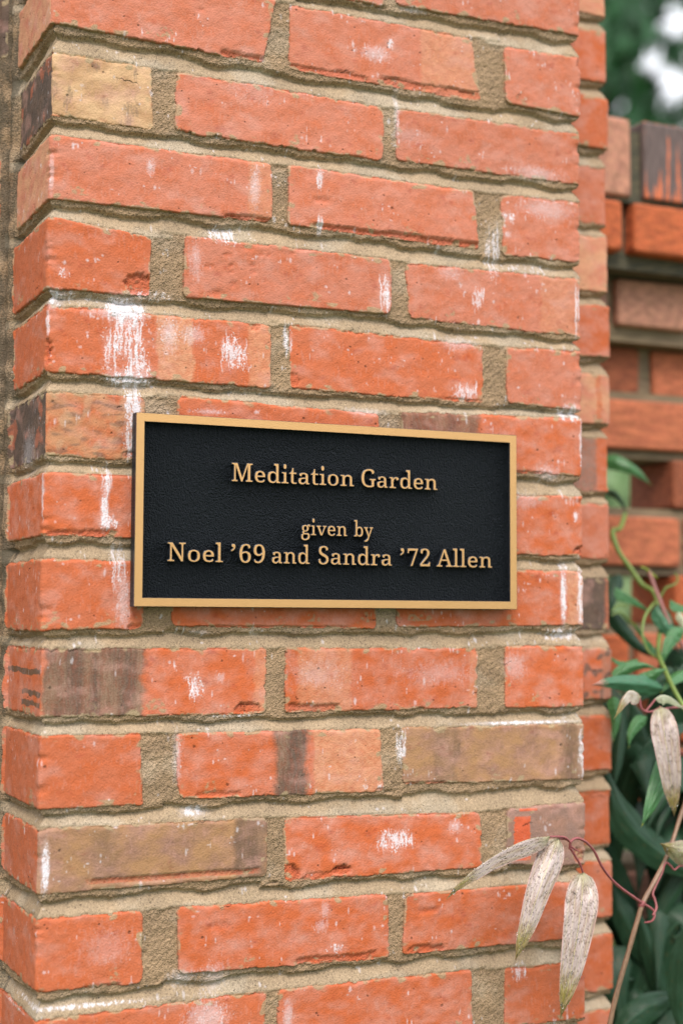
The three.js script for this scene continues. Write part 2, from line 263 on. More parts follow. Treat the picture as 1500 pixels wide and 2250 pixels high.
    if (b.base === 'm') { const e = N2(s * 200, t * 200) * 0.0012, x = s - b.u0, y = (t - b.vBL) / 0.057; if ((x > 0.008 + e && x < 0.026 + e && y > 0.05 && y < 0.8) || (x > 0.014 && x < 0.034 && y > 0.88 && y < 0.93)) { r = 0.54; gg = 0.098; bb = 0.036; } }
    if (b.patch) { const f = sstep(0.05, 0.25, N2(s * 60 + 4, t * 60) + (t > 1.262 || t < 1.235 ? -0.25 : 0.5)); r = lerp(r, 0.12, f * 0.8); gg = lerp(gg, 0.08, f * 0.8); bb = lerp(bb, 0.06, f * 0.8); }
    if (onSide && b.sideTone === 'r' && b.vTL < 1.17 && b.vTL > 1.0) { /* left as it is */ }
    if (b.kind === 'sL' && onSide && Math.abs(b.vTL - 1.322) < 0.012) { // three dark brush marks
      const y = t - b.vBL; for (const y0 of [0.037, 0.019, 0.009]) if (Math.abs(y - y0 - N2(s * 25, y0 * 90) * 0.0015) < 0.0024 + N2b(s * 50, y0 * 300) * 0.0008 && s > (y0 > 0.03 ? -0.13 : -0.075) && s < -0.004) { r *= 0.28; gg *= 0.55; bb *= 0.75; }
    }
    if (onSide && b.sideTone === 'd') { const f = sstep(0.35, 0.7, N2(s * 22 + ph, t * 22) + n2 * 0.25 - 0.12); r = lerp(r, 0.42, f * 0.7); gg = lerp(gg, 0.12, f * 0.7); bb = lerp(bb, 0.06, f * 0.7); }
    const wash = sstep(0.0, 0.75, fbm(s * 17 + 31, t * 26 + ph)) * 0.32 + sstep(0.45, 0.9, N2b(s * 230, t * 75) + n1 * 0.4) * 0.16; // bloom of lime on the face
    r = lerp(r, 0.57, wash); gg = lerp(gg, 0.315, wash); bb = lerp(bb, 0.265, wash);
    const scorch = sstep(0.4, 0.95, fbm(s * 30 + 90, t * 40 + ph) + 0.2 * n2) * 0.34; r *= 1 - scorch * 0.6; gg *= 1 - scorch; bb *= 1 - scorch;
    let l = tint * (1 + 0.07 * n2 + 0.05 * n3 + (g - 0.5) * 0.1), hgt = 0.62 + 0.075 * n3 + 0.06 * n2 + (g - 0.5) * 0.05 + drag * 0.04;
    for (const [ps, pt, pr] of pits) { const x = s - ps, y = t - pt; if (x * x + y * y < pr * pr * 4) { const q = Math.hypot(x, y) / pr + N2(s * 1500, t * 1500) * 0.4; if (q < 1.2) { const f = sstep(1.2, 0.6, q); l *= 1 - 0.55 * f; hgt -= 0.4 * f; } } }
    for (const [cs, ct, cl2, sl] of cracks) { const x = s - cs; if (Math.abs(x) < cl2) { const y = t - ct - x * sl - N2(s * 160, ct * 99) * 0.0012 - N2b(s * 700, ct * 50) * 0.0003, wd = 0.00055 * (1 - (x / cl2) ** 2); if (Math.abs(y) < wd) { l *= 0.5; hgt -= 0.5; } else if (y < 0 && y > -wd * 3) { hgt += 0.12; l *= 1.06; } } }
    const dn = dentAt(s, t, dents); if (dn > 0) { const f = clamp(dn / 0.002); r = lerp(r, 0.50, f * 0.5); gg = lerp(gg, 0.105, f * 0.5); bb = lerp(bb, 0.045, f * 0.5); hgt += N2(s * 700, t * 700) * 0.2 * f; }
    if (d < 0.0022) { const f = sstep(0.2, 0.55, N2(s * 30, t * 30 + 9) + 0.25 * N2b(s * 260, t * 260) + 0.12 - d * 150); r = lerp(r, 0.36, f * 0.7); gg = lerp(gg, 0.28, f * 0.7); bb = lerp(bb, 0.175, f * 0.7); } // mortar left on the edges
    const low = t - botAt(b, s), sm = d < 0.006 ? sstep(0.55, 0.85, N2b(s * 46 + 8, t * 60 + ph) + (0.006 - d) * 30) : low < 0.016 ? sstep(0.5, 0.85, N2(s * 24 + 8, 5 + ph) + 0.35 * N2b(s * 150, t * 150) - low * 34 + 0.12) * 0.8 : 0; // smears of mortar
    if (sm) { const v = 1 + (g - 0.5) * 0.4; r = lerp(r, 0.35 * v, sm * 0.8); gg = lerp(gg, 0.265 * v, sm * 0.8); bb = lerp(bb, 0.155 * v, sm * 0.8); hgt += sm * 0.15 * (g - 0.3); }
    col[k * 3] = r * l; col[k * 3 + 1] = gg * l; col[k * 3 + 2] = bb * l; bump[k] = hgt;
  }
}
for (let j = 0; j < TH; j++) for (let i = 0; i < TW; i++) { // rough lips and upright joints darker, tooled faces paler: part lime, part painted light
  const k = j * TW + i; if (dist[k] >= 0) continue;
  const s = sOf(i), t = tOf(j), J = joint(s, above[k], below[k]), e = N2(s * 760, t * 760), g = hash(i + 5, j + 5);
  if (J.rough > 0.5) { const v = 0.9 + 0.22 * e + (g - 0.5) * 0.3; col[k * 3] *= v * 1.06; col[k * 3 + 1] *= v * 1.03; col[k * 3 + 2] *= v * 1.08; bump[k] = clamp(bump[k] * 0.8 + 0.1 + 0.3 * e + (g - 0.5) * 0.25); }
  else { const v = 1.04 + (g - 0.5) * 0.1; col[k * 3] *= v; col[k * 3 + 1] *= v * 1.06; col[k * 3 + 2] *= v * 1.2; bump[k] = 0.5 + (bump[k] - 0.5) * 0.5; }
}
{ // lime that has bled out of the joints and dried white
  const spots = STAINS.map(([u, v, ru, rv, k]) => [u * mm, v * mm, ru * mm, rv * mm, k / 100]), R = rng(55);
  for (let n = 0; n < 900; n++) { const u = -0.13 + R() * (W + 0.13), v = 0.95 + R() * 1.05, c = 1 + (R() * 3 | 0); for (let q = 0; q < c; q++) spots.push([u + (R() - 0.5) * 0.012, v + (R() - 0.5) * 0.008, 0.0005 + R() * R() * 0.0018, 0.0006 + R() * R() * 0.004, 0.3 + R() * 0.4]); }
  for (const [u, v, ru, rv, k] of STAINS.map((q) => [q[0] * mm, q[1] * mm, q[2] * mm, q[3] * mm, q[4] / 100])) { // thin runs below the larger stains
    if (k < 0.55 || rv < 0.009) continue;
    for (let n = 2 + ru / 0.0022; n > 0; n--) spots.push([u + (R() * 2 - 1) * ru * 0.9, v + rv * (0.5 - R() * 1.1), 0.0005 + R() * 0.0006, rv * (0.35 + R() * 0.6), 0.55 + R() * 0.4, 1]);
  }
  for (const [u, v, ru, rv, k, drip] of spots) {
    const i0 = Math.max(0, iOf(u - ru * 1.7 - (drip ? 0.003 : 0)) | 0), i1 = Math.min(TW - 1, iOf(u + ru * 1.7 + (drip ? 0.003 : 0)) | 0), j0 = Math.max(0, jOf(v - rv * 1.7) | 0), j1 = Math.min(TH - 1, jOf(v + rv * 1.7) | 0);
    const small = ru < 0.003 && !drip;
    for (let j = j0; j <= j1; j++) for (let i = i0; i <= i1; i++) {
      const s = sOf(i), t = tOf(j), wob = drip ? N2(t * 60, u * 400) * 0.0012 + N2b(t * 210, u * 400) * 0.0005 : 0, q = Math.hypot((s - u - wob) / ru, (t - v) / rv);
      const n = N2(s * 190, t * 90) * 0.45 + N2b(s * 520, t * 300) * 0.4 + N2c(s * 150, t * 22) * 0.3 + (hash(i, j + 9) - 0.5) * 0.3;
      let f = drip ? sstep(1.25, 0.3, q + n * 0.45) * k * 0.85 : small ? sstep(1.3, 0.4, q + n * 0.5) * k * 0.8 : Math.max(sstep(0.16, 0.42, k * (1.25 - q * q * 0.8) + n * 1.0 - 0.52) * Math.min(1, k + 0.1), k > 0.8 ? sstep(1.6, 0.3, q + n * 0.5) * 0.3 : sstep(1.3, 0.1, q + n * 0.8) * (k < 0.52 ? k * 0.75 : k * 0.15));
      if (f <= 0.01) continue;
      f *= 0.92; const p = (j * TW + i), l = 1 + (hash(i + 3, j) - 0.5) * 0.12;
      col[p * 3] = lerp(col[p * 3], 0.74 * l, f); col[p * 3 + 1] = lerp(col[p * 3 + 1], 0.705 * l, f); col[p * 3 + 2] = lerp(col[p * 3 + 2], 0.76 * l, f);
      bump[p] += f * 0.12 * (0.4 + n);
    }
  }
}
const colBytes = new Uint8Array(TW * TH * 4), bumpBytes = new Uint8Array(TW * TH * 4);
for (let k = 0; k < TW * TH; k++) { for (let c = 0; c < 3; c++) { colBytes[k * 4 + c] = toByte(col[k * 3 + c]); bumpBytes[k * 4 + c] = clamp(bump[k]) * 255; } colBytes[k * 4 + 3] = bumpBytes[k * 4 + 3] = 255; }
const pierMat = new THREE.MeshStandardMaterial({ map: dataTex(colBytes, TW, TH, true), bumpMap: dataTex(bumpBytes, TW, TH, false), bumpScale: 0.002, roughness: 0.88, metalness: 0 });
const uvOf = (s, t) => [(s - S0) / (S1 - S0), (t - T0) / (T1 - T0)];

// ---------------------------------------------------------------- the pier
const pier = thing('brick_pier', 'weathered orange brick pier with sandy mortar joints, white lime stains and the dark plaque', 'brick pier');
function brickGeometry(b) {
  const len = Math.max(b.tr, b.br) - Math.min(b.tl, b.bl), fine = b.where === 'S' || b.where === 'W' ? 0.0032 : 0.0017;
  const knots = (l) => { const a = [0, 0.0006, 0.0013, 0.0023, 0.0036], n = Math.max(3, Math.round((l - 0.0072) / fine)); for (let k = 1; k < n; k++) a.push(0.0036 + (l - 0.0072) * k / n); for (const e of [0.0036, 0.0023, 0.0013, 0.0006, 0]) a.push(l - e); return a.map((v) => v / l); };
  const A = knots(len), B = knots(0.057), na = A.length, nb = B.length, rc = b.rc;
  const near = dents.filter((d) => d.u > b.u0 - 0.05 && d.u < b.u1 + 0.05 && Math.abs(d.v - b.vTL) < 0.12);
  const tiltX = N2(b.seed, 1) * 0.004, tiltY = N2(b.seed, 2) * 0.015, tm = (b.vTL + b.vBL) / 2, um = (b.u0 + b.u1) / 2;
  return paramGrid(na + 4, nb + 4, (i, j) => {
    const skirt = Math.max(2 - i, i - na - 1, 2 - j, j - nb - 1, 0);
    let a = A[clamp(i - 2, 0, na - 1)] * len - len / 2, c = B[clamp(j - 2, 0, nb - 1)] * 0.057 - 0.0285;
    const ax = Math.max(0, Math.abs(a) - (len / 2 - rc)) / rc, ay = Math.max(0, Math.abs(c) - (0.0285 - rc)) / rc;
    const d = Math.min(len / 2 - Math.abs(a), 0.0285 - Math.abs(c));
    if (ax > 0 && ay > 0) { a = Math.sign(a) * (len / 2 - rc + rc * ax * Math.sqrt(1 - ay * ay / 2)); c = Math.sign(c) * (0.0285 - rc + rc * ay * Math.sqrt(1 - ax * ax / 2)); }
    const fa = (a + len / 2) / len, fc = (c + 0.0285) / 0.057;
    const s = lerp(leftAt(b, fc), rightAt(b, fc), fa), t = lerp(botAt(b, s), topAt(b, s), fc);
    let h = b.proud + fbm(s * 38 + b.seed, t * 38) * 0.00055 + N2b(s * 190, t * 190) * 0.0001 + (s - um) * tiltX + (t - tm) * tiltY;
    const r = 0.0016 + 0.0012 * N2(s * 90 + t * 140, b.seed) ; if (d < r) h -= (r - Math.sqrt(Math.max(0, r * r - (r - d) ** 2))) * 0.8;
    const rim = 0.0012 + 0.0018 * Math.max(0, 0.4 + N2(s * 21, b.seed + 9) + 0.3 * N2b(s * 130, b.seed)), dt = topAt(b, s) - t; if (dt < rim) h -= (rim - dt) * 0.8; // worn upper arris
    h -= dentAt(s, t, near);
    const arris = Math.min(Math.abs(s), Math.abs(s - W)); if (arris < 0.012) { const w = N2(t * 120, b.seed + 5) * 0.5 + N2b(t * 40, b.seed + 6) * 0.6; if (w > 0.2) h -= (w - 0.2) * 0.004 * sstep(0.012, 0, arris); }
    if (skirt) h -= skirt === 1 ? 0.006 : 0.017;
    const p = place(s, t, h, 0.0028), u = uvOf(s, t); return [...p, ...u];
  });
}
for (const b of bricks) part('brick', brickGeometry(b), pierMat, pier, b.base === 'y' && b.kind === 'hL' ? 'pale tan brick' : b.base === 't' ? 'tan brick with dark streaks' : undefined);
{ // the joints: one continuous bed of mortar, hollowed between the bricks
  const cell = 0.0016, ss = [], nt = Math.round((T1 - T0) / cell);
  for (let q = 0; q < SEG.length; q++) { const [a, b] = SEG[q], n = Math.round((b - a) / cell); for (let k = q ? 1 : 0; k <= n; k++) ss.push(a + (b - a) * k / n); }
  const g = paramGrid(ss.length, nt + 1, (i, j) => {
    const s = ss[i], t = T0 + (T1 - T0) * j / nt, k = clamp(jOf(t) | 0, 0, TH - 1) * TW + clamp(iOf(s) | 0, 0, TW - 1);
    const d = -dist[k], u = above[k], l = below[k], n = fbm(s * 30, t * 45);
    const J = joint(s, u, l);
    let h = J.h + n * 0.0007 + (N2b(s * 170, t * 170) * 0.0005 + N2(s * 430, t * 430) * 0.0004) * (0.35 + J.rough);
    if (d < 0.003 && d > -0.001 && J.rough > 0.5) h += (0.003 - d) * 0.4 * sstep(-0.2, 0.5, N2c(s * 60, t * 60)); // mortar riding up on the bricks
    h = Math.min(h, -0.0007);
    const c = Math.min(Math.abs(s + 0.145), Math.abs(s - W - 0.1)); if (c < 0.02) h = lerp(h, 0.005 + N2(t * 40, 5) * 0.0015, sstep(0.019, 0.006, c)); // filled inner corner
    return [...place(s, t, h, 0), ...uvOf(s, t)];
  });
  const keep = [], ix = g.index.array, cols = ss.length;
  for (let q = 0; q < ix.length; q += 6) { const a = ix[q], i = a % cols, j = (a / cols) | 0, t = T0 + (T1 - T0) * (j + 0.5) / nt, k = clamp(jOf(t) | 0, 0, TH - 1) * TW + clamp(iOf(ss[i]) | 0, 0, TW - 1); if (dist[k] < 0.007) for (let e = 0; e < 6; e++) keep.push(ix[q + e]); }
  g.setIndex(keep); g.computeVertexNormals();
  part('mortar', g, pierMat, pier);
  const coreMat = new THREE.MeshStandardMaterial({ color: lin(0.2, 0.15, 0.085), roughness: 0.95 });
  const core = [[0.014, W - 0.014, -0.5, -0.014], [-0.5, W + 0.086, -0.5, -0.16], [W - 0.02, W + 0.086, -0.5, -0.114]].map(([x0, x1, z0, z1], k) => { const c = new THREE.BoxGeometry(x1 - x0, 2.3 - k * 0.02, z1 - z0); c.translate((x0 + x1) / 2, (2.3 - k * 0.02) / 2, (z0 + z1) / 2 - k * 0.001); return c; });
  part('core', mergeGeometries(core), coreMat, pier);
}

// ---------------------------------------------------------------- the plaque
const plaque = thing('plaque', 'black memorial plaque with raised bronze lettering and border on the brick pier', 'plaque', [0.0767, 1.3592, 0.0042]);
{
  const PW = 0.3845, PH = 0.1702, D = 0.0083, REL = 0.0034, BW = 0.0079;
  const sz = 512, bd = new Uint8Array(sz * sz * 4), rd = new Uint8Array(sz * sz * 4);
  for (let j = 0; j < sz; j++) for (let i = 0; i < sz; i++) { // pebbled paint, 80 mm across the tile
    const x = i / sz, y = j / sz, T = (f, o) => { const a = x * Math.PI * 2, b = y * Math.PI * 2; return N3(Math.cos(a) * f + o, Math.sin(a) * f, Math.cos(b) * f) + N3(Math.sin(b) * f, Math.cos(a) * f + o, Math.sin(a) * f + 9); };
    const v = 0.5 + 0.24 * T(6.2, 0) + 0.14 * T(11, 40); bd.set([v, v, v, 1].map((q) => clamp(q) * 255), (j * sz + i) * 4);
    const r = 0.5 + (hash(i >> 1, 3) - 0.5) * 0; void r;
    const st = 0.5 + 0.25 * N2(y * 420, x * 14) + (hash(i >> 3, j) - 0.5) * 0.7; rd.set([st, st, st, 1].map((q) => clamp(q) * 255), (j * sz + i) * 4);
  }
  const pebble = dataTex(bd, sz, sz, false), brush = dataTex(rd, sz, sz, false);
  pebble.repeat.set(1 / 0.062, 1 / 0.062); brush.repeat.set(1 / 0.1, 1 / 0.06);
  const paint = new THREE.MeshPhysicalMaterial({ color: lin(0.0048, 0.006, 0.009), roughness: 0.34, bumpMap: pebble, bumpScale: 0.009, specularIntensity: 0.7, specularColor: new THREE.Color(0.8, 0.92, 1) });
  const edge = new THREE.MeshStandardMaterial({ color: lin(0.02, 0.023, 0.032), roughness: 0.3 });
  const bronze = new THREE.MeshPhysicalMaterial({ color: lin(0.73, 0.425, 0.18), metalness: 0.94, roughness: 0.37, bumpMap: brush, bumpScale: 0.00012 });
  const plate = new RoundedBoxGeometry(PW, PH, D, 2, 0.0006); plate.translate(PW / 2, PH / 2, D / 2);
  { const p = plate.attributes.position, u = plate.attributes.uv; for (let k = 0; k < p.count; k++) u.setXY(k, p.getX(k) + p.getZ(k), p.getY(k)); }
  part('plate', plate, paint, plaque);
  const rect = (P, x0, y0, x1, y1) => { P.moveTo(x0, y0); P.lineTo(x1, y0); P.lineTo(x1, y1); P.lineTo(x0, y1); P.closePath(); return P; };
  const ring = rect(new THREE.Shape(), 0.0002, 0.0002, PW - 0.0002, PH - 0.0002); ring.holes.push(rect(new THREE.Path(), BW, BW, PW - BW, PH - BW));
  const rg = new THREE.ExtrudeGeometry(ring, { depth: REL, bevelEnabled: true, bevelSize: 0.0003, bevelThickness: 0.0003, bevelOffset: -0.0003, bevelSegments: 2 }); rg.translate(0, 0, D - 0.0005);
  const border = part('border', rg, [bronze, edge], plaque);
  // screws are hidden; the letters stand as proud as the border
  const font = await new FontLoader().loadAsync('fonts/droid/droid_serif_regular.typeface.json');
  const XH = 0.536 / 0.714; void border;
  for (const [word, a, b, base, cap] of [['Meditation',1663,2864,14724,163],['Garden',2944,3738,14724,163],['given',2340,2797,14259,142],['by',2871,3063,14259,142],['Noel',1071,1584,13995,163],['’69',1662,1985,13995,163],['and',2056,2423,13995,163],['Sandra',2514,3257,13995,163],['’72',3348,3660,13995,163],['Allen',3733,4333,13995,163]]) {
    const size = 1, gl = [...word];
    let pen = 0; const shapes = [];
    for (const ch of gl) {
      const S = font.generateShapes(ch, size);
      let x0 = 1e9, x1 = -1e9; S.forEach((q) => q.getPoints(6).forEach((p) => { x0 = Math.min(x0, p.x); x1 = Math.max(x1, p.x); }));
      const adv = font.data.glyphs[ch].ha / font.data.resolution * size;
      shapes.push({ ch, S, pen, x0, x1 }); pen += adv * (ch === '’' ? 1.15 : 1.0) + 0.02;
    }
    const L0 = shapes[0].x0, L1 = shapes.at(-1).pen + shapes.at(-1).x1, width = (b - a) * mm, kx = width / (L1 - L0), capN = 0.99, ky = cap * mm / capN;
    const xh = 0.745, nx = 0.605; // lowercase bodies lowered to old-style proportions
    const warp = (y, low) => !low || y <= 0 ? y : y < xh ? y * nx / xh : nx + (y - xh) * (1.05 - nx) / (1.055 - xh);
    for (const { ch, S, pen: p0 } of shapes) {
      const low = /[a-z]/.test(ch);
      const out = S.map((q) => { const f = (P) => new THREE.Vector2((p0 + P.x - L0) * kx, warp(P.y, low) * ky); const sh = new THREE.Shape(q.getPoints(7).map(f)); sh.holes = q.holes.map((h) => new THREE.Path(h.getPoints(7).map(f))); return sh; });
      const g = new THREE.ExtrudeGeometry(out, { depth: REL, bevelEnabled: true, bevelSize: 0.00044, bevelThickness: 0.0003, bevelOffset: 0, bevelSegments: 1, curveSegments: 6 });
      g.translate(a * mm - 0.0767, base * mm - 1.3592, D - 0.0006);
      const m = part('letter', g, [bronze, edge], plaque); void m;
    }
  }
}

// ---------------------------------------------------------------- the pierced garden wall behind, to the right
const wall = thing('pierced_brick_wall', 'lower garden wall of orange bricks with openings and dark capped top, right of the pier', 'garden wall');
const fleck = (() => { const n = 512, d = new Uint8Array(n * n * 4); for (let j = 0; j < n; j++) for (let i = 0; i < n; i++) { const x = i / n, y = j / n, v = 0.74 + 0.26 * fbm(x * 5, y * 4) + 0.12 * N2(x * 34, y * 7) + (hash(i, j) - 0.5) * 0.1; d.set([v, v * (0.96 + 0.04 * N2b(x * 7, y * 7)), v * 0.97, 1].map((q) => toByte(clamp(q))), (j * n + i) * 4); } return dataTex(d, n, n, true); })();
const bandTex = (() => { const n = 256, d = new Uint8Array(n * n * 4); for (let j = 0; j < n; j++) for (let i = 0; i < n; i++) { const x = i / n, y = j / n, f = sstep(0.15, 0.35, N2(x * 8 + 2, y * 0.5 + 4) + N2b(x * 30, y * 3) * 0.3 - (y - 0.45) * 1.3 - 0.05); const v = 1 + (hash(i, j) - 0.5) * 0.2 + 0.3 * N2c(x * 20, y * 3); d.set([lerp(0.13, 0.6, f) * v, lerp(0.095, 0.16, f) * v, lerp(0.09, 0.07, f) * v].map(toByte).concat(255), (j * n + i) * 4); } return dataTex(d, n, n, true); })();
const wm = (r, g, b) => new THREE.MeshStandardMaterial({ color: lin(r, g, b), map: fleck, bumpMap: fleck, bumpScale: 0.0012, roughness: 0.88 });
const wallMats = { o: wm(0.60, 0.15, 0.05), r: wm(0.60, 0.19, 0.09), q: wm(0.60, 0.30, 0.20), b: wm(0.38, 0.21, 0.15), k: new THREE.MeshStandardMaterial({ map: bandTex, roughness: 0.85 }), d: wm(0.36, 0.11, 0.05) };
const wallMortar = new THREE.MeshStandardMaterial({ color: lin(0.27, 0.21, 0.13), map: fleck, roughness: 0.95 });
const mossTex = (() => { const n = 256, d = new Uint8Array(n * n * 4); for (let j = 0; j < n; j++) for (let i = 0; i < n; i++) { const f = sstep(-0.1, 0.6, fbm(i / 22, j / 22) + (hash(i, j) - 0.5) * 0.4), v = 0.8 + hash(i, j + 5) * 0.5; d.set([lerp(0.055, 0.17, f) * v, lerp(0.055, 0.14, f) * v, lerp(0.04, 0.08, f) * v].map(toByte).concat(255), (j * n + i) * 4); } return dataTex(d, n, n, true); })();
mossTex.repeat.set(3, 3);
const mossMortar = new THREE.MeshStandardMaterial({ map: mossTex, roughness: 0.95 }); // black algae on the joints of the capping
{
  const R = rng(77), box = (x0, x1, y0, y1, z1, m, depth = 0.1) => {
    const g = new RoundedBoxGeometry(x1 - x0, y1 - y0, depth, 3, 0.0045), p = g.attributes.position, o = R() * 90;
    for (let k = 0; k < p.count; k++) { const X = p.getX(k), Y = p.getY(k), Z = p.getZ(k); p.setXYZ(k, X + N3(X * 30 + o, Y * 30, Z * 30) * 0.0012, Y + N3(X * 25, Y * 30 + o, Z * 25) * 0.0012, Z + N3(X * 22, Y * 22, o) * 0.001); }
    g.computeVertexNormals(); g.translate((x0 + x1) / 2, (y0 + y1) / 2, z1 - depth / 2 + (R() - 0.5) * 0.003);
    part('brick', g, wallMats[m], wall);
  };
  const ms = [], slab = (x0, x1, y0, y1, z1, depth = 0.085) => { const g = new THREE.BoxGeometry(x1 - x0, y1 - y0, depth); g.translate((x0 + x1) / 2, (y0 + y1) / 2, z1 - depth / 2); ms.push(g); };
  const XE = 2.2, pick = (s) => s[(R() * s.length) | 0], X0 = W + 0.092;
  for (let x = 0.7, k = 0; x < XE; k++) { const x1 = k === 0 ? 0.786 : x + 0.074; box(k ? x : X0, x1, 1.8715, 1.9696, -0.25, k === 0 ? 'q' : k === 1 ? 'k' : pick('kroq'), 0.2); x = x1 + 0.0165; }
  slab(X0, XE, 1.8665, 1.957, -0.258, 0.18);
  for (let x = 0.57, k = 0; x < XE; k++) { const x1 = k === 0 ? 0.772 : x + 0.205; box(Math.max(x, X0), x1, 1.803, 1.8655, -0.25, k < 2 ? 'o' : pick('oor'), 0.2); x = x1 + 0.0165; }
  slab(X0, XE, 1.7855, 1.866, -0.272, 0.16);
  for (let x = 0.6, k = 0; x < XE; k++) { const x1 = k === 0 ? 0.786 : x + 0.108; box(Math.max(x, X0), x1, 1.7225, 1.7835, -0.305, k === 1 ? 'q' : pick('qbr'), 0.15); x = x1 + (k === 0 ? 0.016 : 0.014); }
  slab(X0, XE, 1.7045, 1.7852, -0.318, 0.1);
  for (let x = 0.66, k = 0; x < XE; k++) { const x1 = k === 0 ? 0.862 : x + 0.2; box(x, x1, 1.642, 1.7025, -0.345, k === 0 ? 'd' : pick('or')); x = x1 + 0.021; }
  slab(X0, XE, 1.632, 1.704, -0.353);
  for (let k = 0, y1 = 1.6305; y1 > 0.1; k++, y1 -= 0.0745) {
    const y0 = y1 - 0.0625, hole = k % 2 === 1;
    if (!hole) { for (let x = [0.66, 0.70, 0.62][k / 2 % 3]; x < XE; x += 0.217) box(Math.max(x - (k === 0 ? 0 : 0), X0), k === 0 && x < 0.7 ? 1.02 : x + 0.205, y0, y1, -0.32, k === 0 ? 'r' : pick('orrq')), k === 0 && x < 0.7 && (x += 0.16); slab(X0, XE, y0 - 0.0112, y1 + 0.0112, -0.33); }
    else for (let x = 0.688; x < XE; x += 0.208) box(Math.max(x, X0), x + 0.1, y0, y1, -0.32, pick('oord'));
  }
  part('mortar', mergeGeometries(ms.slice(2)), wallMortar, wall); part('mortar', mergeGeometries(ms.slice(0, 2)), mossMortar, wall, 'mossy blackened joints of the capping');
}

// ---------------------------------------------------------------- leaves
const VINE_A_LEAVES = [
['wet','pale','side',17,30,[4683,11473,620,4410,11470,680,4084,11381,740,3778,11242,780,3595,11120,800,3489,11003,800]],
['wet','pale','front',31,10,[4798,11445,580,4657,11262,660,4491,10991,720,4370,10714,740,4294,10512,720,4253,10388,700]],
['wet','pale','front',38,-6,[5139,11092,480,5059,10821,560,4980,10517,600,4907,10187,600,4858,9958,580,4826,9775,550]],
['wet','pale','olive',30,12,[6674,11123,200,6432,11178,300,6265,11229,340,6110,11298,360]]];
const VINE_A_PATHS = [
['stem',22,[5598,9512,200,5658,9828,240,5783,10262,280,5880,10566,300,5940,10715,300,6143,10936,240,6312,11144,200,6572,11597,120,6793,11973,60]],
['petiole',13,[5940,10715,300,5811,10788,340,5549,10955,400,5364,11127,460,5240,11299,500,5112,11398,540,5002,11432,560,4940,11402,570,4942,11340,550]],
['petiole',11,[4942,11349,550,5017,11264,520,5090,11171,500,5133,11089,480]],
['petiole',11,[4935,11403,570,4883,11432,580,4798,11445,580]],
['petiole',9,[4940,11394,570,4856,11453,600,4683,11473,620]],
['bud',26,[5924,10695,300,5933,10718,310,5957,10736,300]],
['bud',10,[4958,11356,550,5004,11327,540,5045,11307,540]],
['tendril',11,[5940,10715,300,5996,10684,320,6046,10635,340,6036,10591,360,5984,10554,380,5909,10547,380]],
['tendril',11,[6028,10608,350,6073,10669,340,6081,10750,300,6074,10791,280,6128,10873,260,6215,10985,240,6265,11081,240,6320,11050,240,6364,11007,240,6445,11035,220,6588,11015,200]]];
const VINE_B_LEAVES = [
['dry','pale','side',15,25,[6117,12717,50,6003,12777,120,5893,12789,160,5799,12716,200,5730,12615,220,5670,12513,220]],
['dry','palegreen','side',11,20,[6284,12696,50,6328,12734,90,6407,12725,120,6504,12660,140,6646,12572,100]],
['wet','pale','front',33,-8,[6300,12621,120,6288,12366,200,6306,12097,240,6341,11824,240,6376,11662,220,6400,11528,200]],
['green','green','front',26,8,[6617,12104,-100,6481,11975,-40,6349,11800,0,6220,11579,20,6130,11415,20]],
['green','green','side',20,14,[7077,13865,-1800,7206,13798,-1760,7334,13709,-1720,7496,13574,-1700]],
['green','green','browntip',24,10,[7429,13667,-1500,7467,13486,-1400,7536,13331,-1360,7619,13130,-1340]],
['green','dark','front',20,10,[7135,13588,-2000,7308,13378,-1960,7519,13167,-1900,7822,13023,-1860]],
['green','green','browntip',23,14,[6858,12771,-600,6611,12811,-540,6295,12840,-500,6054,12844,-480,5855,12819,-460]],
['green','green','front',15,10,[6425,12872,-900,6574,12969,-860,6767,13008,-840,6987,12966,-840]],
['green','green','front',22,8,[7715,15499,-2960,7842,15434,-2800,8007,15336,-2700,8199,15151,-2620]],
['green','dark','front',10,12,[7746,15103,-2960,7805,15063,-2850,7877,14949,-2800,7922,14790,-2760]],
['green','green','side',20,10,[7545,13719,-1400,7656,13668,-1380,7780,13637,-1360,7958,13592,-1360]],
['green','green','front',16,10,[6579,12830,-660,6683,12889,-600,6772,12948,-560,6896,12976,-560]],
['green','green','side',17,10,[7560,13096,-1500,7394,13175,-1460,7212,13305,-1420,7057,13469,-1400]],
['green','green','side',16,10,[7032,13063,-1300,6870,13030,-1260,6718,13047,-1240,6592,13107,-1240]],
['green','green','front',18,9,[7582,13410,-1200,7414,13308,-1160,7284,13157,-1120,7239,12996,-1120]],
['green','palegreen','side',12,10,[7581,13589,-1280,7628,13502,-1260,7649,13389,-1240,7660,13266,-1240]],
['green','dark','front',20,8,[7635,14048,-2500,7514,13892,-2440,7433,13700,-2400,7406,13499,-2400]],
['green','green','side',18,9,[7275,12968,-700,7097,12913,-640,6936,12828,-600,6828,12713,-600]],
['green','green','front',15,9,[6720,12463,-700,6575,12397,-660,6472,12281,-640,6442,12138,-640]],
['green','dark','side',22,8,[7493,12348,-1100,7278,12305,-1060,7050,12213,-1040,6868,12045,-1040]],
['green','green','front',16,9,[6423,12677,-900,6435,12533,-860,6420,12365,-840,6383,12187,-840]],
['green','dark','front',24,8,[7451,12951,-1200,7188,12803,-1180,6929,12657,-1160,6688,12586,-1160]]];
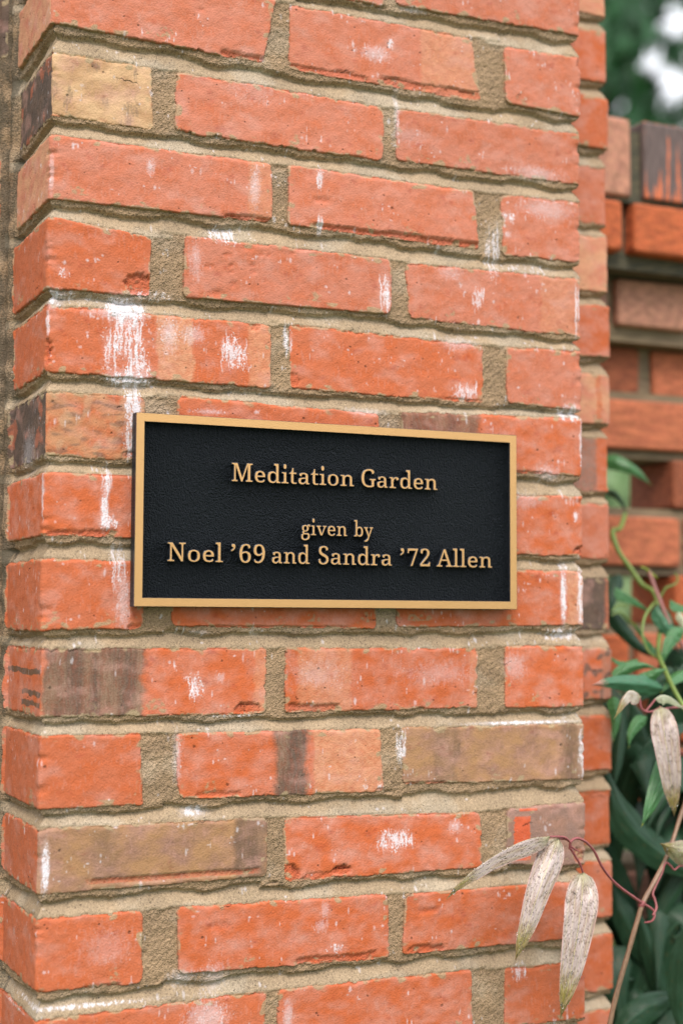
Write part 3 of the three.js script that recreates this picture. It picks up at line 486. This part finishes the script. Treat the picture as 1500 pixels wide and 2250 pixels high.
const VINE_B_PATHS = [
['stem',26,[7951,14819,-2850,7806,14682,-2700,7649,14597,-2550,7495,14571,-2450,7445,14461,-2350,7453,14294,-2250,7544,14103,-2150,7598,13912,-2000,7644,13830,-1850,7562,13511,-1600,7310,13153,-1300,6974,12932,-700,6813,12722,-300,6806,12520,-100,6899,12197,0]],
['stem',20,[7333,14050,-1500,7425,13770,-1450,7542,13460,-1400,7722,13150,-1350,8027,12684,-1300]],
['tendril',16,[7404,13692,-1500,7233,13562,-1420,7139,13408,-1360,7122,13281,-1320,7166,13144,-1280,7261,13073,-1260]],
['tendril',13,[7565,13763,-1600,7614,13867,-1560,7674,13899,-1520,7723,13931,-1500,7730,13994,-1500,7699,14035,-1500]],
['tendril',12,[7347,13328,-1700,7239,13432,-1660,7112,13520,-1620,7012,13587,-1600,6950,13571,-1600,6895,13550,-1600]],
['tendril',10,[7094,13654,-1600,6987,13664,-1580,6913,13632,-1580,6882,13591,-1580]],
['petiole',12,[6675,12608,0,6475,12600,40,6278,12578,80,6181,12570,60,6115,12608,60,6101,12708,50]],
['petiole',10,[6170,12579,60,6226,12633,60,6290,12691,50]],
['petiole',10,[6255,12579,80,6297,12606,100,6300,12621,120]],
['petiole',10,[6818,12090,-200,6716,12145,-140,6617,12104,-100]],
['bud',16,[7345,14040,-1500,7281,14080,-1480,7219,14099,-1480]],
['bud',16,[7345,14040,-1500,7393,14004,-1480,7431,13978,-1480]]];
const STRAPS = [
[30,[7134,12680,-1700,6943,12285,-1500,6810,11892,-1400,6739,11537,-1380]],
[60,[7353,12563,-1900,7438,12253,-1800,7551,11841,-1700,7763,11371,-1650]],
[78,[6665,11797,-1400,6802,11354,-1300,7131,11038,-1300,7695,10715,-1400,8275,10381,-1500]],
[60,[7438,11567,-1900,7680,11254,-1800,8061,10974,-1800,8526,10671,-1900]],
[70,[7075,9037,-600,7057,9570,-550,7085,10051,-500,7197,10518,-500]],
[46,[7282,10212,-1700,7393,9765,-1600,7512,9351,-1600,7630,8834,-1600]],
[60,[6495,8976,-1100,6721,9240,-1000,7077,9374,-1000,7637,9397,-1100]],
[56,[7082,10448,-1900,7166,10152,-1800,7320,9791,-1760,7503,9368,-1760]],
[50,[8289,11790,-2000,8012,11385,-1900,7720,10985,-1860,7525,10581,-1860]],
[60,[8141,10627,-2000,7911,10175,-1960,7734,9731,-1900,7664,9221,-1900]],
[60,[7243,9733,-2100,7338,9423,-2060,7524,9096,-2060,7646,8670,-2060]]];
function leafTexture(kind) {
  const w = 192, h = 640, d = new Uint8Array(w * h * 4), bd = new Uint8Array(w * h * 4), R = rng(kind.length * 31 + kind.charCodeAt(0));
  const dr = []; if (kind === 'pale' || kind === 'olive') for (let k = 0; k < 430; k++) dr.push([R() * 2 - 1, R() * 0.96, 0.02 + R() * R() * 0.085]);
  const C = { pale: [0.44, 0.355, 0.335], olive: [0.30, 0.28, 0.16], palegreen: [0.50, 0.52, 0.38], dry: [0.48, 0.42, 0.36], green: [0.048, 0.155, 0.05], dark: [0.018, 0.053, 0.027], browntip: [0.04, 0.14, 0.07] }[kind];
  const hgt = new Float32Array(w * h).fill(0.4), dk = new Float32Array(w * h);
  for (const [x, y, r] of dr) { const cx = (x + 1) / 2 * w, cy = y * h, rp = r * w / 2; for (let j = Math.max(0, cy - rp * 1.6 | 0); j < Math.min(h, cy + rp * 1.6); j++) for (let i = Math.max(0, cx - rp * 1.3 | 0); i < Math.min(w, cx + rp * 1.3); i++) { const q = Math.hypot((i - cx) / rp, (j - cy) / (rp * 1.15)); if (q < 1) { hgt[j * w + i] += 0.45 * Math.sqrt(1 - q * q); dk[j * w + i] = Math.max(dk[j * w + i], sstep(0.25, 0.85, q) * sstep(1, 0.92, q)); } } }
  for (let j = 0; j < h; j++) for (let i = 0; i < w; i++) {
    const x = (i + 0.5) / w * 2 - 1, t = (j + 0.5) / h, ax = Math.abs(x), k = j * w + i; let c = [...C];
    const n = N2(x * 5, t * 14), n2 = N2b(x * 22, t * 60), v = 1 + 0.12 * n + 0.1 * n2 + (hash(i, j) - 0.5) * 0.12; c = c.map((q) => q * v);
    const mix = (col2, f) => { c = c.map((q, e) => lerp(q, col2[e], clamp(f))); };
    if (kind === 'pale' || kind === 'olive' || kind === 'dry') {
      mix([0.26, 0.21, 0.045], sstep(0.56, 0.74, t + n * 0.07) * 0.95);
      mix([0.30, 0.20, 0.14], sstep(-0.1, 0.8, N2(x * 2.4 + 4, t * 4 + 2) + 0.3 * n2) * 0.7);
      mix([0.24, 0.23, 0.06], sstep(0.16, 0.0, t + ax * 0.05) * 0.75);
      mix([0.20, 0.125, 0.06], dk[k] * 0.42);
      mix([0.60, 0.33, 0.30], sstep(0.93, 0.985, ax) * 0.6);
      mix([0.50, 0.43, 0.22], sstep(0.05, 0.015, ax) * 0.7);
      for (const a of [0.42, 0.78]) mix([0.58, 0.52, 0.30], sstep(0.025, 0.008, Math.abs(ax - a * Math.min(1, t * 7 + 0.02))) * (t < 0.75 ? 0.5 : 0));
    } else {
      mix(c.map((q) => q * 1.9 + 0.02), sstep(0.05, 0.015, ax) * 0.7);
      for (const a of [0.4, 0.75]) mix(c.map((q) => q * 1.6 + 0.012), sstep(0.03, 0.01, Math.abs(ax - a)) * 0.45);
      mix(c.map((q) => q * 1.5), sstep(0.55, 0.9, Math.sin((t * 34 - ax * 5) * 6.28)) * 0.18); mix([0.10, 0.075, 0.03], sstep(0.62, 0.85, N2(x * 4 + 9, t * 11)) * 0.4);
      if (kind === 'browntip') mix([0.42, 0.22, 0.17], sstep(0.72, 0.84, t + n * 0.06));
      if (kind === 'green') mix([0.30, 0.36, 0.04], sstep(0.93, 0.97, t));
      if (kind === 'palegreen') mix([0.35, 0.42, 0.18], sstep(0.3, 0.9, ax) * 0.3);
    }
    hgt[k] += (ax < 0.05 ? 0.25 : 0) + n2 * 0.06 + 0.05 * Math.sin((t * 34 - ax * 5) * 6.28);
    d.set([toByte(c[0]), toByte(c[1]), toByte(c[2]), 255], k * 4); const b = clamp(hgt[k]) * 255; bd.set([b, b, b, 255], k * 4);
  }
  const m = new THREE.MeshPhysicalMaterial({ map: dataTex(d, w, h, true), bumpMap: dataTex(bd, w, h, false), bumpScale: kind === 'pale' || kind === 'olive' ? 0.0012 : 0.0006, clearcoat: kind === 'pale' || kind === 'olive' ? 0.25 : 0, clearcoatRoughness: 0.18, roughness: { pale: 0.34, olive: 0.34, dark: 0.42, green: 0.32 }[kind] ?? 0.45, side: THREE.DoubleSide, specularIntensity: kind === 'dark' ? 0.6 : 1 });
  m.map.wrapS = m.map.wrapT = THREE.ClampToEdgeWrapping; return m;
}
const leafMats = {}; const leafMat = (k) => leafMats[k] ??= leafTexture(k);
const dropMat = new THREE.MeshPhysicalMaterial({ color: 0xffffff, transmission: 1, thickness: 0.002, roughness: 0.02, ior: 1.33 });
const PPM = 2150;
function curveOf(list) { const p = []; for (let i = 0; i < list.length; i += 3) p.push(new THREE.Vector3(list[i] * mm, list[i + 1] * mm, list[i + 2] * mm)); return new THREE.CatmullRomCurve3(p, false, 'centripetal'); }
const taper = (t) => t < 0.2 ? Math.sqrt(1 - (1 - t / 0.2) ** 2) : (1 - ((t - 0.2) / 0.8) ** 1.45) * (1 - 0.25 * sstep(0.75, 0.95, t)) ;
const strapTaper = (t) => 0.25 + 0.75 * sstep(0, 0.35, t) - sstep(0.55, 1, t) * 0.98;
function leafGeometry(curve, hw, fold, face, prof = taper, na = 34, nc = 12, seed = 1) {
  const N = new THREE.Vector3(...face).normalize(), T = new THREE.Vector3(), P = new THREE.Vector3(), X = new THREE.Vector3(), Z = new THREE.Vector3(), rows = [];
  for (let j = 0; j <= na; j++) { const t = j / na; curve.getPoint(t, P); curve.getTangent(t, T); X.crossVectors(T, N).normalize(); Z.crossVectors(X, T).normalize(); rows.push([t, P.clone(), X.clone(), Z.clone()]); }
  return paramGrid(nc + 1, na + 1, (i, j) => {
    const [t, p, x, z] = rows[j], a = i / nc * 2 - 1, w = hw * Math.max(0.004, prof(t));
    const wav = N2(a * 1.3 + seed, t * 5) * hw * 0.07, up = -fold * Math.abs(a) * prof(t) + (1 - a * a) * hw * 0.10 + wav - hw * 0.07 * Math.exp(-((a / 0.11) ** 2)) - hw * 0.035 * Math.exp(-(((Math.abs(a) - 0.5) / 0.08) ** 2)) * sstep(0.9, 0.6, t);
    return [p.x + x.x * a * w + z.x * up, p.y + x.y * a * w + z.y * up, p.z + x.z * a * w + z.z * up, (a + 1) / 2, t];
  });
}
function dropsOn(geo, n, seed) {
  const R = rng(seed), pos = geo.attributes.position, nor = geo.attributes.normal, out = [], q = new THREE.Quaternion(), up = new THREE.Vector3(0, 0, 1), v = new THREE.Vector3(), view = new THREE.Vector3(-0.4, 0.1, 1);
  for (let k = 0; k < n; k++) {
    const i = (R() * pos.count * 0.9) | 0, r = 0.0005 + R() * R() * 0.0011, s = new THREE.SphereGeometry(r, 8, 6); v.fromBufferAttribute(nor, i); if (v.dot(view) < 0) v.negate();
    s.scale(1, 1.15 + R() * 0.5, 0.55); s.applyQuaternion(q.setFromUnitVectors(up, v)); s.translate(pos.getX(i) + v.x * r * 0.25 + (R() - 0.5) * 0.001, pos.getY(i) + v.y * r * 0.25, pos.getZ(i) + v.z * r * 0.25); out.push(s);
  }
  return mergeGeometries(out);
}
const stemM = (r, g, b) => new THREE.MeshPhysicalMaterial({ color: lin(r, g, b), map: fleck, roughness: 0.5 });
const redStem = stemM(0.36, 0.10, 0.105), brownStem = stemM(0.32, 0.20, 0.125), greenStem = stemM(0.22, 0.34, 0.08), pinkStem = stemM(0.56, 0.27, 0.25), budGreen = stemM(0.34, 0.42, 0.05);
function tube(list, r0, r1) {
  const c = curveOf(list), n = Math.max(10, list.length * 3), g = new THREE.TubeGeometry(c, n, 1, 8, false), p = g.attributes.position, P = new THREE.Vector3();
  for (let j = 0; j <= n; j++) { const t = j / n; c.getPointAt(t, P); const r = lerp(r0, r1, t) * (1 + 0.1 * N2(t * 14, r0 * 9000)); for (let i = 0; i <= 8; i++) { const k = j * 9 + i; p.setXYZ(k, P.x + (p.getX(k) - P.x) * r, P.y + (p.getY(k) - P.y) * r, P.z + (p.getZ(k) - P.z) * r); } }
  g.computeVertexNormals();
  const end = new THREE.SphereGeometry(r1, 8, 6); c.getPointAt(1, P); end.translate(P.x, P.y, P.z); const st = new THREE.SphereGeometry(r0, 8, 6); c.getPointAt(0, P); st.translate(P.x, P.y, P.z);
  return mergeGeometries([g, end, st]);
}
function vine(root, leaves, paths, matOf) {
  paths.forEach(([kind, w, list], i) => part(kind, tube(list, w / PPM / 4, w / PPM / 4 * (kind === 'tendril' ? 0.7 : kind === 'bud' ? 0.5 : 0.85)), matOf(kind, i), root));
  leaves.forEach(([state, kind, look, hw, fold, list], i) => {
    const face = look === 'side' ? [-0.35, 0.75, 0.55] : [-0.42, 0.12, 0.9];
    const k = look === 'olive' ? 'olive' : look === 'browntip' ? 'browntip' : state === 'dry' && kind === 'pale' ? 'dry' : kind;
    const g = leafGeometry(curveOf(list), hw / PPM * (kind === 'pale' ? 0.9 : 1), fold / PPM, face, taper, 34, 12, i * 3.3);
    const leaf = part('leaf', g, leafMat(k), root, { pale: 'pale silvery leaf beaded with rain', olive: 'wet olive and silver leaf', browntip: 'green leaf with a dry brown tip', dark: undefined, green: undefined }[k]);
    if (state === 'wet') part('water_drops', dropsOn(g, 46, 90 + i), dropMat, leaf).userData.kind = 'stuff';
  });
}
const vineA = thing('climbing_vine', 'thin brown vine stem with silvery wet leaves hanging over the pier\'s lower right', 'vine');
vine(vineA, VINE_A_LEAVES, VINE_A_PATHS, (k) => k === 'stem' ? brownStem : redStem);
const vineB = thing('climbing_vine', 'green leafed vine with curling tendrils and a pink shoot on the pierced wall', 'vine');
vine(vineB, VINE_B_LEAVES, VINE_B_PATHS, (k, i) => k === 'petiole' ? redStem : i === 1 ? pinkStem : k === 'bud' ? budGreen : greenStem);

const strap = thing('strap_leaf_plant', 'dark glossy plant with broad strap leaves between pier and pierced wall', 'plant', [0.85, 0, -0.2]);
{
  const off = (g) => { g.translate(-0.85, 0, 0.2); return g; }, m = leafMat('dark');
  STRAPS.forEach(([w, list], i) => part('leaf', off(leafGeometry(curveOf(list), w / PPM / 1.9, 14 / PPM, [-0.4, 0.35, 0.85], strapTaper, 30, 10, i * 2.1)), m, strap));
  const R = rng(91);
  for (let k = 0; k < 95; k++) { // the leaves behind, rising from the ground
    const x = 0.68 + R() * 0.5, z = -0.16 - R() * 0.13, y = 0.55 + R() * 0.55, a = (R() - 0.5) * 1.6, L = 0.22 + R() * 0.22, lean = 0.06 + R() * 0.1;
    const c = new THREE.CatmullRomCurve3([[x, y, z], [x + Math.sin(a) * L * 0.35, y + L * 0.45, z + lean * 0.3], [x + Math.sin(a) * L * 0.7, y + L * 0.6, z + lean * 0.6], [x + Math.sin(a) * L, y + L * 0.35, z + lean]].map((q) => new THREE.Vector3(q[0], q[1], Math.min(q[2], -0.135))));
    part('leaf', off(leafGeometry(c, 0.016 + R() * 0.02, 0.006, [-0.4, 0.5, 0.8], strapTaper, 18, 6, k)), m, strap);
  }
  for (let k = 0; k < 9; k++) { const x = 0.72 + k * 0.05, c = [x, 0, -0.22 - R() * 0.04, x + 0.01, 0.5, -0.21, x + (R() - 0.5) * 0.1, 1.0, -0.2]; part('stem', off(tube(c.map((q) => q / mm), 0.007, 0.004)), brownStem, strap); }
}

// ---------------------------------------------------------------- ground, far shrub and trees
{
  const n = 512, d = new Uint8Array(n * n * 4); for (let j = 0; j < n; j++) for (let i = 0; i < n; i++) { const f = fbm(i / 40, j / 40), v = 1 + 0.4 * f + (hash(i, j) - 0.5) * 0.6; d.set([toByte(0.075 * v), toByte(0.105 * v), toByte(0.035 * v), 255], (j * n + i) * 4); }
  const t = dataTex(d, n, n, true); t.repeat.set(200, 200);
  const g = new THREE.PlaneGeometry(300, 300); g.rotateX(-Math.PI / 2);
  const ground = new THREE.Mesh(g, new THREE.MeshStandardMaterial({ map: t, roughness: 0.95 })); ground.name = 'ground'; ground.receiveShadow = true; ground.userData.kind = 'structure'; scene.add(ground);
}
const leafShape = (() => { const c = new THREE.CatmullRomCurve3([new THREE.Vector3(0, 0, 0), new THREE.Vector3(0, 0.5, 0.04), new THREE.Vector3(0, 1, -0.08)]); return leafGeometry(c, 0.24, 0.05, [0, 0, 1], taper, 4, 2, 2); })();
const far = (r, g, b) => new THREE.MeshPhysicalMaterial({ color: lin(r, g, b), roughness: 0.5, side: THREE.DoubleSide });
const barkMat = new THREE.MeshStandardMaterial({ color: lin(0.09, 0.07, 0.05), map: fleck, roughness: 0.95 });
function crown(name, root, centre, radii, n, size, mat, seed, gaps = []) {
  const R = rng(seed), im = new THREE.InstancedMesh(leafShape, mat, n), M = new THREE.Matrix4(), q = new THREE.Quaternion(), e = new THREE.Euler(), p = new THREE.Vector3(), sc = new THREE.Vector3();
  let k = 0, guard = 0;
  while (k < n && guard++ < n * 40) {
    const x = R() * 2 - 1, y = R() * 2 - 1, z = R() * 2 - 1, r = x * x + y * y + z * z; if (r > 1 || R() > 0.25 + r) continue;
    p.set(centre[0] + x * radii[0], centre[1] + y * radii[1], centre[2] + z * radii[2]);
    if (N3(p.x * 0.9 + seed, p.y * 1.1, p.z * 0.9) + 0.4 * N3(p.x * 2.6, p.y * 2.6, p.z * 2.6) < -0.12) continue;
    if (gaps.some((g) => { const t = p.clone().sub(camera.position), a = g[0].clone().sub(camera.position).normalize(), w = t.dot(a); return t.addScaledVector(a, -w).length() < g[1] * (0.75 + 0.5 * R()); })) continue;
    e.set(R() * 2 - 0.6, R() * 6.28, (R() - 0.5) * 1.4); q.setFromEuler(e); const s = size * (0.6 + R() * 0.8); sc.set(s, s, s); im.setMatrixAt(k, M.compose(p, q, sc));
    const l = 0.7 + R() * 0.7; im.setColorAt(k, lin(l, l, l * 0.95)); k++;
  }
  im.count = k; im.name = numbered(name); im.castShadow = im.receiveShadow = true; im.userData.kind = 'stuff'; root.add(im); return im;
}
function tree(x, z, h, cr, label, color, n, seed, gaps) {
  const t = thing('tree', label, 'tree', [x, 0, z]);
  const parts = [tube([0, 0, 0, 0.1, h * 0.35, 0.05, -0.05, h * 0.8, 0].map((v) => v / mm), 0.18, 0.05)];
  const R = rng(seed + 5); for (let k = 0; k < 7; k++) { const a = k * 2.4, y = h * (0.3 + R() * 0.35); parts.push(tube([0, y, 0, Math.cos(a) * cr * 0.4, y + 0.5, Math.sin(a) * cr * 0.4, Math.cos(a) * cr * 0.75, y + 1.3, Math.sin(a) * cr * 0.75].map((v) => v / mm), 0.07, 0.02)); }
  part('trunk', mergeGeometries(parts), barkMat, t);
  const c = crown('crown', t, [x, h * 0.62, z], [cr, h * 0.42, cr], n, 0.16, color, seed, gaps);
  c.position.set(-x, 0, -z); return t;
}
const g1 = new THREE.Vector3(6.63, 5.80, -8), g2 = new THREE.Vector3(6.60, 5.32, -8), g3 = new THREE.Vector3(6.42, 5.44, -8), g4 = new THREE.Vector3(6.12, 5.1, -8), gaps = [[g1, 0.17], [g2, 0.22], [g3, 0.13], [g4, 0.09]];
tree(6.0, -8.2, 7.6, 2.4, 'dark green tree rising behind the garden wall, closest to the pier', far(0.035, 0.12, 0.05), 15000, 21, gaps);
tree(9.6, -10.5, 8.5, 2.8, 'mid green tree farther back behind the garden wall', far(0.045, 0.13, 0.05), 13000, 22, gaps);
tree(8.2, -14.5, 11, 3.4, 'tall tree at the back of the garden behind the nearer trees', far(0.05, 0.12, 0.06), 13000, 23, gaps);
const shrub = thing('garden_shrub', 'light green shrub seen through the openings of the pierced wall', 'shrub', [2.0, 0, -2.2]);
crown('foliage', shrub, [0, 1.1, 0], [0.95, 1.1, 0.6], 9000, 0.1, far(0.30, 0.44, 0.25), 31);
part('stem', tube([0, 0, 0, 0.05, 0.5, 0, 0, 1.7, 0.02].map((v) => v / mm), 0.02, 0.01), barkMat, shrub);

renderer.render(scene, camera);
